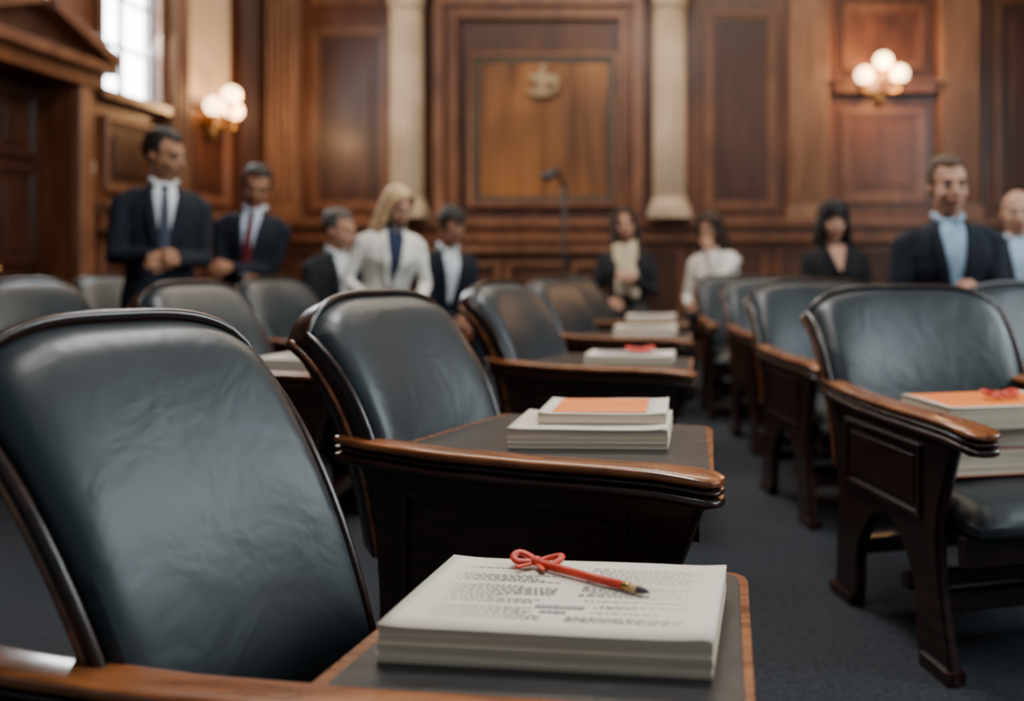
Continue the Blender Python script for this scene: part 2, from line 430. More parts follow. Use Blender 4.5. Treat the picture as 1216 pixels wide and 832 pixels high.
def prg(t,r): return [(A+D*t)+dn*math.cos(q*.785)*r+Vector((0,0,1))*math.sin(q*.785)*r for q in range(8)]
mb.loft([prg(t,r) for t,r in ((.84,.0068),(.88,.0066),(.93,.0042))],M_TIPW)
mb.loft([prg(t,r) for t,r in ((.90,.0062),(.95,.005),(1.0,.0006))],M_GRAPH)
mb.obj('red_pencil')
TZ=.66-.0112
book('thick_book',-.185,2.12,TZ,.352,.26,.040,-2,text=2)
book('thick_book',-.160,2.17,TZ+.0445,.29,.24,.020,-1,cover=(M_ORANGE,.10,.84,.08,.93),text=2)
book('thick_book',-.18,3.83,TZ,.36,.25,.030,-3,text=2)
bow('ribbon_bow',-.14,3.83,TZ+.0345,1.5,10)
book('thick_book',-.16,5.29,TZ,.35,.25,.045,-3,text=2)
book('thick_book',-.16,6.64,TZ,.35,.25,.04,-3,text=2)
book('thick_book',-1.49,3.69,TZ,.30,.25,.03,-8,text=2)
SZ=.476
book('stacked_book',.915,2.63,SZ,.38,.27,.070,11,under=M_REDC,cover=(M_REDC,.25,1.0,.0,1.0))
book('stacked_book',.92,2.64,SZ+.0745,.38,.26,.050,8,under=M_GREYC,cover=(M_GREYC,0,1,0,1))
book('stacked_book',.90,2.62,SZ+.129,.39,.28,.058,13,cover=(M_ORANGE,.02,.98,.08,.97))
bow('ribbon_bow',.935,2.60,SZ+.195,1.4,10)

# ---------------------------------------------------------------- room
mb=MB(); mb.box(-4.8,5.3,-1.2,10.3,-.1,0,M_FLOOR); mb.obj('floor')
mb=MB(); mb.box(-4.8,5.3,-1.2,10.3,5.2,5.3,M_CEIL); mb.obj('ceiling')
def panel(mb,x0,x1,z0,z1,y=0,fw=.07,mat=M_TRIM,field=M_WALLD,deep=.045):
    for (o,wd,dp) in ((0,fw*.55,deep),(fw*.55,fw*.45,deep*.55)):
        a,b,c,d=x0+o,x1-o,z0+o,z1-o
        mb.box(a,b,y-dp,y,d-wd,d,mat); mb.box(a,b,y-dp,y,c,c+wd,mat)
        mb.box(a,a+wd,y-dp,y,c+wd,d-wd,mat); mb.box(b-wd,b,y-dp,y,c+wd,d-wd,mat)
    g=fw*1.1
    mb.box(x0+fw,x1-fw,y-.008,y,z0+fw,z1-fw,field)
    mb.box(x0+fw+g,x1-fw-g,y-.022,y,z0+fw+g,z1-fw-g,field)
def pilaster(mb,x0,x1,z0,z1,mat,y=0,dp=.10,n=5):
    mb.box(x0,x1,y-dp,y,z0,z1,mat)
    w=(x1-x0); mb.box(x0-.03,x1+.03,y-dp-.03,y,z0,z0+.14,mat)
    for i in range(n):
        xc=x0+w*(i+.5)/n; r=w/n*.30
        mb.tube([(xc,y-dp,z0+.2),(xc,y-dp,z1-.12)],r,mat,10)
def rails(mb,x0,x1,y=0):
    mb.box(x0,x1,y-.16,y,1.48,1.55,M_TRIM); mb.box(x0,x1,y-.10,y,1.36,1.48,M_WALL); mb.box(x0,x1,y-.13,y,1.31,1.36,M_TRIM)
    mb.box(x0,x1,y-.06,y,0,.2,M_WALLD)
YB=10.0
mb=MB(); mb.box(-4.8,5.3,YB,YB+.2,0,5.2,M_WALL)
mb.M=Matrix.Translation((0,YB,0))
rails(mb,-4.5,5.0)
x=-4.4
while x<4.8:
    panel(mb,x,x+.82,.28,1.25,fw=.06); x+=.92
pilaster(mb,-4.46,-4.10,1.55,5.1,M_PIL)
panel(mb,-3.98,-3.13,1.66,3.66,fw=.09)
panel(mb,-3.98,-3.13,3.9,5.0,fw=.09)
mb.box(-2.66,-.27,-.06,0,1.55,4.1,M_WALL)
for (a,c,wd,dp,m) in ((-2.60,3.98,.10,.16,M_TRIM),(-2.50,3.88,.10,.11,M_WALL),(-2.40,3.78,.05,.15,M_TRIM)):
    b=-2.93-a
    mb.box(a,b,-dp,0,c-wd,c,m); mb.box(a,a+wd,-dp,0,1.55,c-wd,m); mb.box(b-wd,b,-dp,0,1.55,c-wd,m)
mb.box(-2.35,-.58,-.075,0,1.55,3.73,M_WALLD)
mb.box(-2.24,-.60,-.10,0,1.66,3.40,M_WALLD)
for (a,c0,c1,wd,dp,m) in ((-2.22,1.69,3.36,.045,.16,M_TRIM),(-2.175,1.735,3.315,.06,.13,M_OLIVE)):
    b=-2.82-a
    mb.box(a,b,-dp,0,c1-wd,c1,m); mb.box(a,b,-dp,0,c0,c0+wd,m)
    mb.box(a,a+wd,-dp,0,c0+wd,c1-wd,m); mb.box(b-wd,b,-dp,0,c0+wd,c1-wd,m)
for i in range(4):
    w=(2.115-.705)/4; a=-2.115+i*w
    mb.box(a+.003,a+w-.003,-.115,0,1.795,3.255,M_BOARD)
mb.box(-2.72,-.20,-.22,0,4.02,4.14,M_TRIM); mb.box(-2.75,-.17,-.28,0,4.14,4.2,M_TRIM)
panel(mb,.34,1.12,1.66,3.84,fw=.09,mat=M_TRIM)
pilaster(mb,1.26,1.70,1.55,5.1,M_PIL,n=5)
panel(mb,1.86,2.76,3.20,3.92,fw=.09,field=M_WALL)
mb.box(1.74,2.86,-.14,0,2.93,3.02,M_TRIM); mb.box(1.72,2.88,-.18,0,3.02,3.06,M_TRIM)
panel(mb,1.84,2.76,1.74,2.76,fw=.09,field=M_WALL)
pilaster(mb,2.90,3.34,1.55,5.1,M_PIL,n=5)
panel(mb,3.52,4.5,1.7,4.0,fw=.09)
mb.box(-4.5,5.0,-.2,0,5.0,5.2,M_TRIM)
mb.obj('wall_back',.006,1)
def column(cx):
    mb=MB(); c=(cx,YB-.22,1.55)
    mb.box(cx-.23,cx+.23,YB-.45,YB-.001,1.555,1.63,M_COLU)
    mb.lathe([(.225,.08),(.23,.11),(.21,.15),(.195,.16),(.20,.19),(.185,.22)],c,M_COLU)
    mb.lathe([(.178,.22,1),(.178,1.0,1),(.172,2.25,1)],c,M_COLU,n=96,flute=16,fl=.02)
    mb.lathe([(.18,2.25),(.20,2.28),(.18,2.31),(.185,2.36),(.24,2.45),(.25,2.5)],c,M_COLU)
    for k in range(8):
        a=k*math.pi/4; mb.ell((cx+.2*math.cos(a),YB-.22+.2*math.sin(a),1.55+2.42),(.04,.04,.05),M_COLU,10,6)
    mb.box(cx-.26,cx+.26,YB-.48,YB-.001,4.05,4.13,M_COLU); mb.box(cx-.22,cx+.22,YB-.44,YB-.001,4.13,5.0,M_WALL)
    mb.obj('column',.004,1)
column(-2.875); column(-.045)
mb=MB(); c=(-1.42,YB-.155,3.05)
mb.ell((c[0],c[1],c[2]-.02),(.075,.04,.13),M_GOLD); mb.ell((c[0]+.01,c[1]-.01,c[2]+.12),(.05,.035,.05),M_GOLD)
mb.ell((c[0]-.08,c[1],c[2]+.03),(.06,.03,.045),M_GOLD); mb.ell((c[0]+.085,c[1],c[2]+.01),(.06,.03,.055),M_GOLD)
mb.tube(spl([(c[0]-.14,c[1],c[2]-.11),(c[0]-.06,c[1]-.01,c[2]-.15),(c[0]+.06,c[1]-.01,c[2]-.15),(c[0]+.15,c[1],c[2]-.09)],5),.03,M_GOLD,8)
mb.tube(spl([(c[0]+.13,c[1],c[2]-.1),(c[0]+.16,c[1],c[2]),(c[0]+.12,c[1],c[2]+.06)],5),.025,M_GOLD,8)
mb.obj('carved_ornament',remesh=.008,smooth=2)
WL=-4.5
ML=Matrix(((0,-1,0,WL),(1,0,0,0),(0,0,1,0),(0,0,0,1)))
for (a,b,c,d) in ((-1.2,5.7,0,5.2),(5.7,6.8,2.4,5.2),(6.8,7.12,0,5.2),(7.12,7.9,0,2.43),(7.12,7.9,4.5,5.2),(7.9,10.0,0,5.2)):
    mb=MB(); mb.M=ML; mb.box(a,b,0,.3,c,d,M_WALL); mb.obj('wall_left')
mb=MB(); mb.M=ML
mb.box(6.8,6.95,-.07,0,0,2.42,M_TRIM); mb.box(5.55,5.7,-.07,0,0,2.42,M_TRIM)
mb.box(5.5,7.0,-.09,0,2.40,2.52,M_WALL); mb.box(5.45,7.1,-.17,0,2.52,2.60,M_TRIM)
PC=6.28
mb.prism([(5.46,2.60),(7.1,2.60),(PC,2.92)],lambda p,a:(p[0],a,p[1]),-.06,0,M_WALLD)
for sg in (-1,1):
    mb.prism([(PC+sg*.84,2.60),(PC+sg*.76,2.60),(PC+sg*.08,2.84),(PC+sg*.08,2.93),(PC+sg*.84,2.67)],lambda p,a:(p[0],a,p[1]),-.19,0,M_TRIM)
    mb.ell((PC+sg*.07,-.12,2.91),(.06,.05,.05),M_TRIM,12,8)
mb.lathe([(.03,0),(.06,.02),(.07,.06),(.035,.10),(.02,.13)],(PC,-.11,2.84),M_TRIM)
mb.obj('trim_1',.006,1)
mb=MB(); mb.M=ML
mb.box(7.06,7.12,-.05,0,2.38,4.55,M_TRIM); mb.box(7.9,7.96,-.05,0,2.38,4.55,M_TRIM); mb.box(7.04,7.98,-.10,.0,2.36,2.43,M_TRIM)
panel(mb,7.15,7.86,1.64,2.24,fw=.07)
rails(mb,7.0,10.0); rails(mb,-1.2,5.45)
pilaster(mb,8.0,8.26,1.55,5.1,M_PIL,n=3)
mb.box(8.34,9.16,-.03,0,2.62,5.0,M_CREAM)
panel(mb,8.34,9.16,1.64,2.5,fw=.08)
mb.box(8.30,9.2,-.08,0,2.54,2.62,M_TRIM)
pilaster(mb,9.28,9.62,1.55,5.1,M_WALLD,n=4)
for k in range(4): panel(mb,7.1+k*.7,7.7+k*.7,.3,1.22,fw=.06)
for k in range(5): panel(mb,.2+k*.95,1.0+k*.95,1.7,3.9,fw=.08)
mb.box(7.0,10.0,-.14,0,5.0,5.2,M_TRIM)
mb.obj('trim_2',.006,1)
mb=MB(); mb.M=ML
mb.box(5.702,6.798,.24,.30,0.002,2.398,M_DOOR)
for (a,b) in ((5.72,6.24),(6.26,6.78)):
    for (c,d) in ((.15,.95),(1.05,1.75),(1.83,2.3)):
        panel(mb,a+.05,b-.05,c,d,y=.24,fw=.05,mat=M_DOOR,field=M_DOOR,deep=.03)
mb.ell((6.30,.19,1.02),(.03,.03,.03),M_BRASS); mb.obj('door_1',.004,1)
mb=MB(); mb.M=ML
mb.box(7.122,7.898,.09,.10,2.432,4.498,M_PANE)
mb.box(7.122,7.15,.03,.09,2.432,4.498,M_MUNT); mb.box(7.87,7.898,.03,.09,2.432,4.498,M_MUNT); mb.box(7.122,7.898,.03,.09,2.432,2.47,M_MUNT)
mb.box(7.495,7.525,.05,.09,2.432,4.498,M_MUNT)
for z in (2.85,3.25,3.65,4.05): mb.box(7.122,7.898,.06,.09,z-.014,z+.014,M_MUNT)
mb.obj('window_1')
mb=MB(); mb.M=ML; mb.box(7.0,7.045,-.012,0,1.76,1.86,M_SWITCH); mb.box(7.015,7.03,-.02,-.012,1.79,1.83,M_SWITCH); mb.obj('light_switch')
for (a,b,c,d) in ((-1.2,.6,0,5.2),(.6,2.2,0,1.8),(.6,2.2,4.6,5.2),(2.2,3.2,0,5.2),(3.2,4.8,0,1.8),(3.2,4.8,4.6,5.2),(4.8,10,0,5.2)):
    mb=MB(); mb.box(5.0,5.3,a,b,c,d,M_WALL); mb.obj('wall_right')
for i,y in enumerate((.6,3.2)):
    mb=MB(); mb.box(5.2,5.21,y,y+1.6,1.8,4.6,M_PANE2)
    for k in (0,.78,1.56): mb.box(5.14,5.2,y+k,y+k+.04,1.8,4.6,M_MUNT)
    for z in (1.8,2.5,3.2,3.9,4.56): mb.box(5.15,5.2,y,y+1.6,z,z+.04,M_MUNT)
    mb.obj('window_%d'%(i+2))
def sconce(name,M,lp,e,rg=.095):
    mb=MB(); mb.M=M
    mb.lathe([(.01,-.30),(.03,-.26),(.05,-.16),(.035,-.06),(.06,.02),(.03,.07),(.01,.10)],(0,-.06,0),M_BRASS,16)
    mb.box(-.05,.05,-.045,-.001,-.22,.09,M_BRASS)
    for (gx,gy,gz) in ((-.185,-.17,.02),(0,-.24,.16),(.19,-.17,.04)):
        mb.tube(spl([(0,-.05,-.04),(gx*.5,(gy-.05)*.6,-.14),(gx,gy,gz-.17),(gx,gy,gz-.10)],5),.016,M_BRASS,8)
        mb.lathe([(.02,-.125),(.055,-.105),(.06,-.085),(.05,-.08)],(gx,gy,gz),M_BRASS,16)
        mb.ell((gx,gy,gz),(rg,rg,rg),M_GLOBE,20,12)
    o=mb.obj(name)
    l=bpy.data.lights.new('sconce_bulb','POINT'); l.energy=e; l.color=(1,.55,.24); l.shadow_soft_size=.12
    lo=bpy.data.objects.new('sconce_bulb',l); COL.objects.link(lo); lo.location=M@Vector(lp)
    lo.parent=o
sconce('wall_sconce',Matrix.Translation((2.25,YB-.0,3.08)),(0,-.45,.05),54)
sconce('wall_sconce',ML@Matrix.Translation((8.70,-.03,2.52)),(0,-.45,.05),36,.085)
mb=MB(); mb.M=Matrix.Translation((0,8.95,0))
mb.box(-2.35,-.35,0,.35,0,1.18,M_WALLD); mb.box(-2.42,-.28,-.06,.45,1.18,1.24,M_TRIM)
for k in range(3): panel(mb,-2.3+k*.65,-1.7+k*.65,.2,1.08,fw=.06)
mb.obj('judges_bench',.005,1)
mb=MB(); mb.M=Matrix.Translation((-1.03,8.55,0))
mb.lathe([(.16,0),(.16,.02),(.03,.04),(.02,.06)],(0,0,0),M_BLK,20)
mb.tube([(0,0,.03),(0,0,1.82)],.020,M_BLK,8); mb.tube([(0,0,1.78),(-.04,-.05,1.90),(-.08,-.09,1.90)],.018,M_BLK,8)
mb.tube([(-.05,-.05,1.93),(-.15,-.14,1.87)],[.035,.05],M_BLK,12)
mb.obj('microphone_stand')

# ---------------------------------------------------------------- people
TOR=[(-.17,.172,.122),(-.08,.172,.124),(.02,.16,.116),(.12,.152,.108),(.22,.165,.115),(.32,.18,.122),(.39,.182,.113),(.44,.158,.095),(.48,.112,.076),(.51,.070,.060),(.522,.05,.045)]
def tors(z,wm):
    for i in range(len(TOR)-1):
        a,b=TOR[i],TOR[i+1]
        if a[0]<=z<=b[0]:
            t=(z-a[0])/(b[0]-a[0]); return lerp(a[1],b[1],t)*wm,lerp(a[2],b[2],t)
    return .06*wm,.06
def ik(S,T,a,b,pole):
    d=T-S; L=min(d.length,a+b-.005); dn=d.normalized()
    x=(a*a-b*b+L*L)/(2*L); h=math.sqrt(max(0,a*a-x*x))
    p=(pole-dn*pole.dot(dn)).normalized()
    return S+dn*x+p*h, S+dn*L
def hand(mb,w,d,n,side,curl,mat):
    d=d.normalized(); n=(n-d*n.dot(d)).normalized(); s=d.cross(n)*side
    rings=[]
    for t,hw,hn in ((-.02,.024,.019),(.01,.028,.017),(.04,.038,.017),(.075,.041,.015),(.09,.036,.012)):
        rings.append([w+d*t+s*math.cos(q*math.pi/6)*hw+n*math.sin(q*math.pi/6)*hn for q in range(12)])
    mb.loft(rings,mat)
    for i,(o,l) in enumerate(((.030,.072),(.010,.082),(-.010,.076),(-.029,.058))):
        p=w+d*.08+s*o; pts=[p-d*.015,p]; ang=0
        for k,f in enumerate((.42,.32,.26)):
            ang+=R(curl*(.7+.12*i+.1*k)); p=p+(d*math.cos(ang)+n*math.sin(ang))*l*f; pts.append(p)
        mb.tube(pts,[.0095,.0095,.0088,.008,.007],mat,8)
    p=w+d*.02+s*.025; q=p+d*.028+s*.022+n*.010; r=q+d*.028+s*.006+n*.012; t=r+d*.022-s*.003+n*.008
    mb.tube([p,q,r,t],[.013,.011,.0095,.008],mat,8)
def person(name,x,y,face,s=1,pose='stand',seat=.55,hy=0,hp=0,ht=0,lean=0,side=0,hands=None,jac=(.01,.013,.02),shirt=(.62,.66,.7),tie=None,
           legs=(.01,.012,.016),skin=(.52,.29,.19),hair=(.015,.01,.008),style='short',wm=1.0,fem=False,scarf=None,curls=(35,35),vdepth=.16,bare=False):
    e=bpy.data.objects.new(name,None); COL.objects.link(e); e.location=(x,y,0)
    G=Matrix.Rotation(R(face),4,'Z')@Matrix.Scale(s,4)
    pz=.93 if pose=='stand' else seat/s+.105
    U=G@Matrix.Translation((0,0,pz))@Matrix.Rotation(R(lean),4,'X')@Matrix.Rotation(R(side),4,'Y')
    mj=cloth(jac); sk=skinmat(skin); hm=hairmat(hair); ms=cloth(shirt,.7)
    mb=MB(); mb.M=U
    z0=-.17 if pose=='stand' else -.06
    rings=[]
    for (z,rx,ry) in TOR:
        if z<z0: z=z0+.001*len(rings)
        ring=[]
        for q in range(28):
            a=2*math.pi*q/28; c=math.cos(a); sn=math.sin(a)
            yy=ry*math.copysign(abs(sn)**.85,sn)
            if fem and yy<0: yy-=.030*math.exp(-((z-.31)/.07)**2)*(1-abs(abs(c)-.42))
            xx=rx*wm*math.copysign(abs(c)**.85,c)
            if fem: xx*=1-.10*math.exp(-((z-.12)/.08)**2)
            ring.append((xx,yy,z))
        rings.append(ring)
    mb.loft(rings,mj)
    if hands is None: hands=((.27,-.05,-.10),(-.27,-.05,-.10))
    W=[]
    for k,sd in ((0,1),(1,-1)):
        S=Vector((sd*.176*wm,0,.412)); T=Vector(hands[k])
        E,T=ik(S,T,.285,.255,Vector((sd*.45,.35,-.8)))
        mb.tube([(sd*.085*wm,.0,.448),(sd*.135*wm,.0,.438),S,S.lerp(E,.5),E,E.lerp(T,.5),E.lerp(T,.93)],[.048,.054,.060,.056,.051,.046,.038] if not fem else [.040,.045,.050,.046,.042,.037,.031],mj,14)
        W.append((E,T,sd))
    o=mb.obj('jacket' if not fem else 'top',parent=e,remesh=.013,smooth=4)
    tx=bpy.data.textures.get('folds') or bpy.data.textures.new('folds','CLOUDS'); tx.noise_scale=.09; tx.noise_depth=1
    dm=o.modifiers.new('folds','DISPLACE'); dm.texture=tx; dm.strength=.011; dm.mid_level=.35; dm.texture_coords='GLOBAL'
    mb=MB(); mb.M=G
    mt=cloth(legs)
    mb.ell((0,.0,pz-.005),(.14*wm,.10,.10),mt)
    for sd in (1,-1):
        if pose=='stand': P=[(sd*.075,0,pz-.06),(sd*.085,-.005,pz-.25),(sd*.092,-.01,.50),(sd*.10,.005,.28),(sd*.10,.02,.075)]
        else: P=[(sd*.080,-.02,pz-.005),(sd*.095,-.22,pz-.005),(sd*.11,-.41,pz-.015),(sd*.11,-.415,pz*.5),(sd*.115,-.40,.075)]
        mb.tube(P,[.078,.080,.063,.055,.046],mt,14)
    mb.obj('trousers',parent=e,remesh=.018,smooth=3)
    mb=MB(); mb.M=G
    for sd in (1,-1):
        yy=.02 if pose=='stand' else -.40
        x0=sd*(.10 if pose=='stand' else .115)
        mb.tube([(x0,yy+.04,.042),(x0,yy-.05,.045),(x0,yy-.16,.034)],[.04,.044,.033],M_BLK,12)
    mb.obj('shoes',parent=e)
    mb=MB(); mb.M=U
    def yfront(xx,z,off):
        rx,ry=tors(z,wm)
        b=.030*math.exp(-((z-.31)/.07)**2)*.8 if fem else 0
        return -(ry*max(0,1-min(.98,abs(xx)/rx)**2.4)**.5)-b-off-.006
    zb=vdepth; ztop=.505
    def vw(z): return .008+.058*((z-zb)/(ztop-zb))**.9
    mv=sk if bare else ms
    def sh(u,v,sid):
        z=lerp(zb,ztop,v); xx=(2*u-1)*vw(z)*(1-.25*max(0,(v-.85)/.15)); return (xx,yfront(xx,z,.007 if sid else -.02),z)
    mb.slab(sh,8,14,mv)
    if not scarf:
        for sd in (1,-1):
            def lp(u,v,sid,sd=sd):
                z=lerp(zb-.02,ztop,v); w0=vw(max(zb,z)); ww=.045*math.sin(math.pi*min(1,.12+v*.8))**.8
                xx=sd*(w0-.003+u*ww); return (xx,yfront(xx,z,.013 if sid else -.01),z)
            mb.slab(lp,4,14,mj)
            if not bare: mb.tube([(sd*.058,.03,.545),(sd*.056,-.030,.535),(sd*.022,-.066,.506)],[.012,.013,.010],ms,8)
        if not bare:
            mb.tube([(.058,.03,.545),(.0,.062,.552),(-.058,.03,.545)],.012,ms,8)
            mb.tube([(0,.004,.485),(0,.002,.532)],.064 if not fem else .056,ms,16,caps=False)
    if tie:
        tm=cloth(tie,.5)
        def tt(u,v,sid):
            z=lerp(zb-.0,.485,v); w=lerp(.030,.014,v); xx=(2*u-1)*w; return (xx,yfront(xx,z,.017 if sid else .0),z)
        mb.slab(tt,3,12,tm); mb.ell((0,-.082,.498),(.019,.017,.020),tm,10,8)
    elif not fem:
        for k in range(5):
            z=lerp(zb+.03,.44,k/4); mb.ell((0,yfront(0,z,.008),z),(.005,.003,.005),M_SHEET,8,6)
    for (E,T,sd) in W:
        d=(T-E).normalized(); mb.tube([T-d*.03,T-d*.004],.030 if not fem else .027,ms if not (scarf or bare) else mj,12,caps=False)
    mb.obj('shirt_collar_and_cuffs',parent=e)
    if scarf:
        sm=cloth(scarf,.8); mb=MB(); mb.M=U
        for k in range(4):
            zz=.52-.035*k
            mb.tube(spl([(-.080,.02,zz+.03),(-.065,-.085-.01*k,zz),(0,-.115-.012*k,zz-.03-.012*k),(.065,-.085-.01*k,zz),(.080,.02,zz+.03)],4),.026,sm,8)
        mb.tube([(.035,-.135,.38),(.05,-.16,.27),(.05,-.15,.14)],[.035,.045,.05],sm,10)
        mb.tube([(-.03,-.135,.38),(-.035,-.16,.27),(-.05,-.15,.16)],[.035,.045,.045],sm,10)
        mb.obj('scarf',parent=e,remesh=.011,smooth=3)
    mb=MB(); mb.M=U
    for k,(E,T,sd) in enumerate(W):
        d=(T-E).normalized()
        if T.z>.0: n=Vector((-sd*.6,.5,-.3))
        else: n=Vector((-sd,.1,0))
        hand(mb,T+d*.008,d,n,sd,curls[k],sk)
    mb.obj('hands',parent=e,remesh=.0045,smooth=1)
    HM=U@Matrix.Translation((0,-.015,.670))@Matrix.Rotation(R(hy),4,'Z')@Matrix.Rotation(R(hp-lean*.6),4,'X')@Matrix.Rotation(R(ht),4,'Y')@Matrix.Scale(1.05,4)
    mb=MB(); mb.M=U
    mb.tube([(0,.01,.46),(0,.005,.56),(0,-.0,.63)],[.062,.055,.054] if not fem else [.052,.044,.044],sk,14)
    mb.M=HM
    fw=.94 if fem else 1
    mb.ell((0,.016,.032),(.076*fw,.096,.088),sk,24,16)
    mb.ell((0,-.020,-.028),(.064*fw,.074,.088),sk,24,16)
    mb.ell((0,-.032,-.086),(.042*fw,.044,.034 if fem else .038),sk,18,12)
    mb.ell((0,-.010,-.066),(.060*fw,.055,.045),sk,18,12)
    mb.tube([(0,-.088,.010),(0,-.099,-.012),(0,-.109,-.034)],[.009,.0105,.0125],sk,10)
    mb.ell((0,-.096,-.040),(.017,.012,.008),sk,10,8)
    mb.ell((0,-.073,.024),(.052*fw,.022,.010),sk,14,8)
    for sd in (1,-1):
        mb.ell((sd*.076*fw,.012,-.008),(.010,.019,.031),sk,12,10)
        mb.ell((sd*.036*fw,-.066,-.036),(.022,.020,.022),sk,12,8)
    mb.ell((0,-.083,-.062),(.026,.011,.016),sk,12,8)
    mb.obj('head',parent=e,remesh=.0055,smooth=2)
    mb=MB(); mb.M=HM
    wh=_cm.setdefault('eyew',noisemat('eye_white',(.45,.42,.40),(.52,.5,.48),(5,5,5),.3)); lipm=skinmat((skin[0]*.70,skin[1]*.45,skin[2]*.45) if not fem else (.35,.08,.07))
    socket=skinmat(tuple(c*.5 for c in skin))
    for sd in (1,-1):
        mb.ell((sd*.031*fw,-.0800,-.001),(.0135,.0110,.0068),wh,12,8)
        mb.ell((sd*.031*fw,-.0895,-.001),(.0060,.0035,.0060),M_BLK,10,8)
        mb.tube(spl([(sd*.014,-.0920,.019),(sd*.032,-.0915,.0245),(sd*.050*fw,-.078,.018)],4),.0034,hm if sum(hair)<1.0 else skinmat(tuple(c*.6 for c in skin)),6)
        mb.tube(spl([(sd*.016,-.0880,.007),(sd*.031,-.0925,.0095),(sd*.045*fw,-.083,.004)],4),.0030,socket,6)
        mb.tube(spl([(sd*.018,-.0870,-.008),(sd*.031,-.0890,-.0105),(sd*.044*fw,-.081,-.006)],4),.0022,socket,6)
    mb.tube(spl([(-.022,-.089,-.065),(-.008,-.0955,-.0615),(0,-.0955,-.063),(.008,-.0955,-.0615),(.022,-.089,-.065)],3),.0034,lipm,8)
    mb.tube(spl([(-.018,-.089,-.069),(0,-.0950,-.072),(.018,-.089,-.069)],4),.0042,lipm,8)
    mb.obj('eyes_brows_and_lips',parent=e)
    mb=MB(); mb.M=HM
    if style=='bald':
        def f(p,d):
            if p.z>.07 or p.y<.0 or p.z<-.05: return .8
            return 1.0
        mb.ell((0,.02,.03),(.083*fw,.103,.094),hm,40,30,f)
    else:
        hl={'short':.078,'long':.085,'bob':.06,'loose':.082}[style]
        hk=.95 if style=='loose' else 1.0
        def f(p,d):
            nz=noise.noise(p*38)*.06
            if p.y<-.035 and p.z<hl+.02*abs(d.x)+noise.noise(p*60)*.012: return .78
            if p.y<.015 and p.z<(.0 if style=='short' else -.02): return .78
            if p.z<-.075: return .8
            return 1.0+nz+(.06 if d.z>.5 else 0)
        mb.ell((0,.018,.036),(.085*hk,.106*hk,.097*(1 if style!='loose' else .96)),hm,56,40,f)
    if style in('long','bob','loose'):
        ln={'long':-.27,'bob':-.15,'loose':-.24}[style]
        N=34; q=.88 if style=='loose' else 1.0
        for i in range(N):
            a=R(lerp(-118,118,i/(N-1)) if style=='loose' else lerp(-124,124,i/(N-1))); jx=random.uniform(-.012,.012)*(1.4 if style=='loose' else 1)
            cx,cy=math.sin(a)*q,math.cos(a)*q
            rr=[.016,.018,.019,.018,.016,.008] if style!='loose' else [.011,.012,.013,.013,.012,.006]
            l2=ln*random.uniform(.8,1.1)
            pts=[(cx*.03,.0+cy*.03,.116),(cx*.076,.012+cy*.092,.078),(cx*.088,.015+cy*.108,.0),(cx*.098+jx,.02+cy*.108,l2*.45),(cx*.104-jx,.02+cy*.10,l2*.8),(cx*.10,.01+cy*.085,l2+jx)]
            mb.tube(spl(pts,3),[rr[min(5,k//3)] for k in range(16)],hm,8)
        if style=='loose':
            for sd in (1,-1):
                for k in range(4):
                    mb.tube(spl([(sd*.008-.01,-.045+.01*k,.112),(sd*.043,-.080+.015*k,.094),(sd*.070,-.060+.012*k,.04),(sd*.076,-.040+.01*k,-.04),(sd*(.074+.006*k),-.035+.01*k,-.12)],3),[.008]*13,hm,8)
    if style=='bob':
        for i in range(13):
            xx=lerp(-.062,.062,i/12); mb.tube(spl([(xx*.4,-.01,.130),(xx*.8,-.075,.105),(xx,-.098+abs(xx)*.35,.06),(xx*1.02,-.1+abs(xx)*.4,.034+random.uniform(-.004,.006))],3),.010,hm,8)
    if style=='long':
        for sd in (1,-1):
            for k in range(5):
                mb.tube(spl([(sd*.012,-.03,.126),(sd*(.045+.006*k),-.078+.012*k,.095),(sd*(.074+.003*k),-.045+.01*k,.03),(sd*(.082+.003*k),-.03+.01*k,-.06),(sd*.084,-.03+.012*k,-.16)],3),.012,hm,8)
    mb.obj('hair',parent=e,remesh=.005,smooth=1)
    return e
NAVY=(.008,.011,.018)
person('man_in_suit',-2.77,4.9,34,1.025,'stand',hy=42,hp=8,side=2,lean=2,hands=((.02,-.235,.13),(-.05,-.25,.15)),tie=(.05,.06,.09),skin=(.34,.17,.10),curls=(45,50),jac=NAVY)
person('man_in_suit',-2.62,5.6,14,.96,'stand',hy=14,hp=16,ht=5,side=5,lean=3,hands=((-.06,-.22,.16),(.03,-.24,.10)),tie=(.11,.013,.02),skin=(.30,.145,.085),curls=(45,40),jac=NAVY,shirt=(.5,.58,.7))
person('man_in_suit',-2.30,6.05,55,1.0,'sit',.52,hy=20,hp=5,lean=10,hands=((.10,-.30,.10),(-.08,-.30,.08)),skin=(.42,.23,.155),hair=(.07,.06,.055),jac=(.014,.016,.02))
person('blonde_woman',-1.757,5.52,30,.89,'stand',hy=24,hp=20,ht=4,lean=13,side=4,hands=((.16,-.25,.06),(-.15,-.22,.06)),fem=True,jac=(.70,.67,.61),shirt=(.012,.018,.05),skin=(.50,.28,.19),hair=(.62,.41,.21),style='loose',wm=1.04,vdepth=.14)
person('man_in_suit',-1.64,6.35,38,1.02,'sit',.55,hy=10,hp=32,lean=16,hands=((.04,-.31,.14),(-.04,-.32,.12)),skin=(.32,.16,.10),jac=NAVY)
person('woman_in_jacket',-.37,7.55,0,1.06,'sit',.56,hy=10,hp=-8,ht=-6,lean=2,side=-3,hands=((.06,-.24,.26),(-.12,-.26,.10)),fem=True,jac=(.012,.012,.016),scarf=(.55,.45,.31),skin=(.45,.25,.17),hair=(.03,.017,.012),style='long')
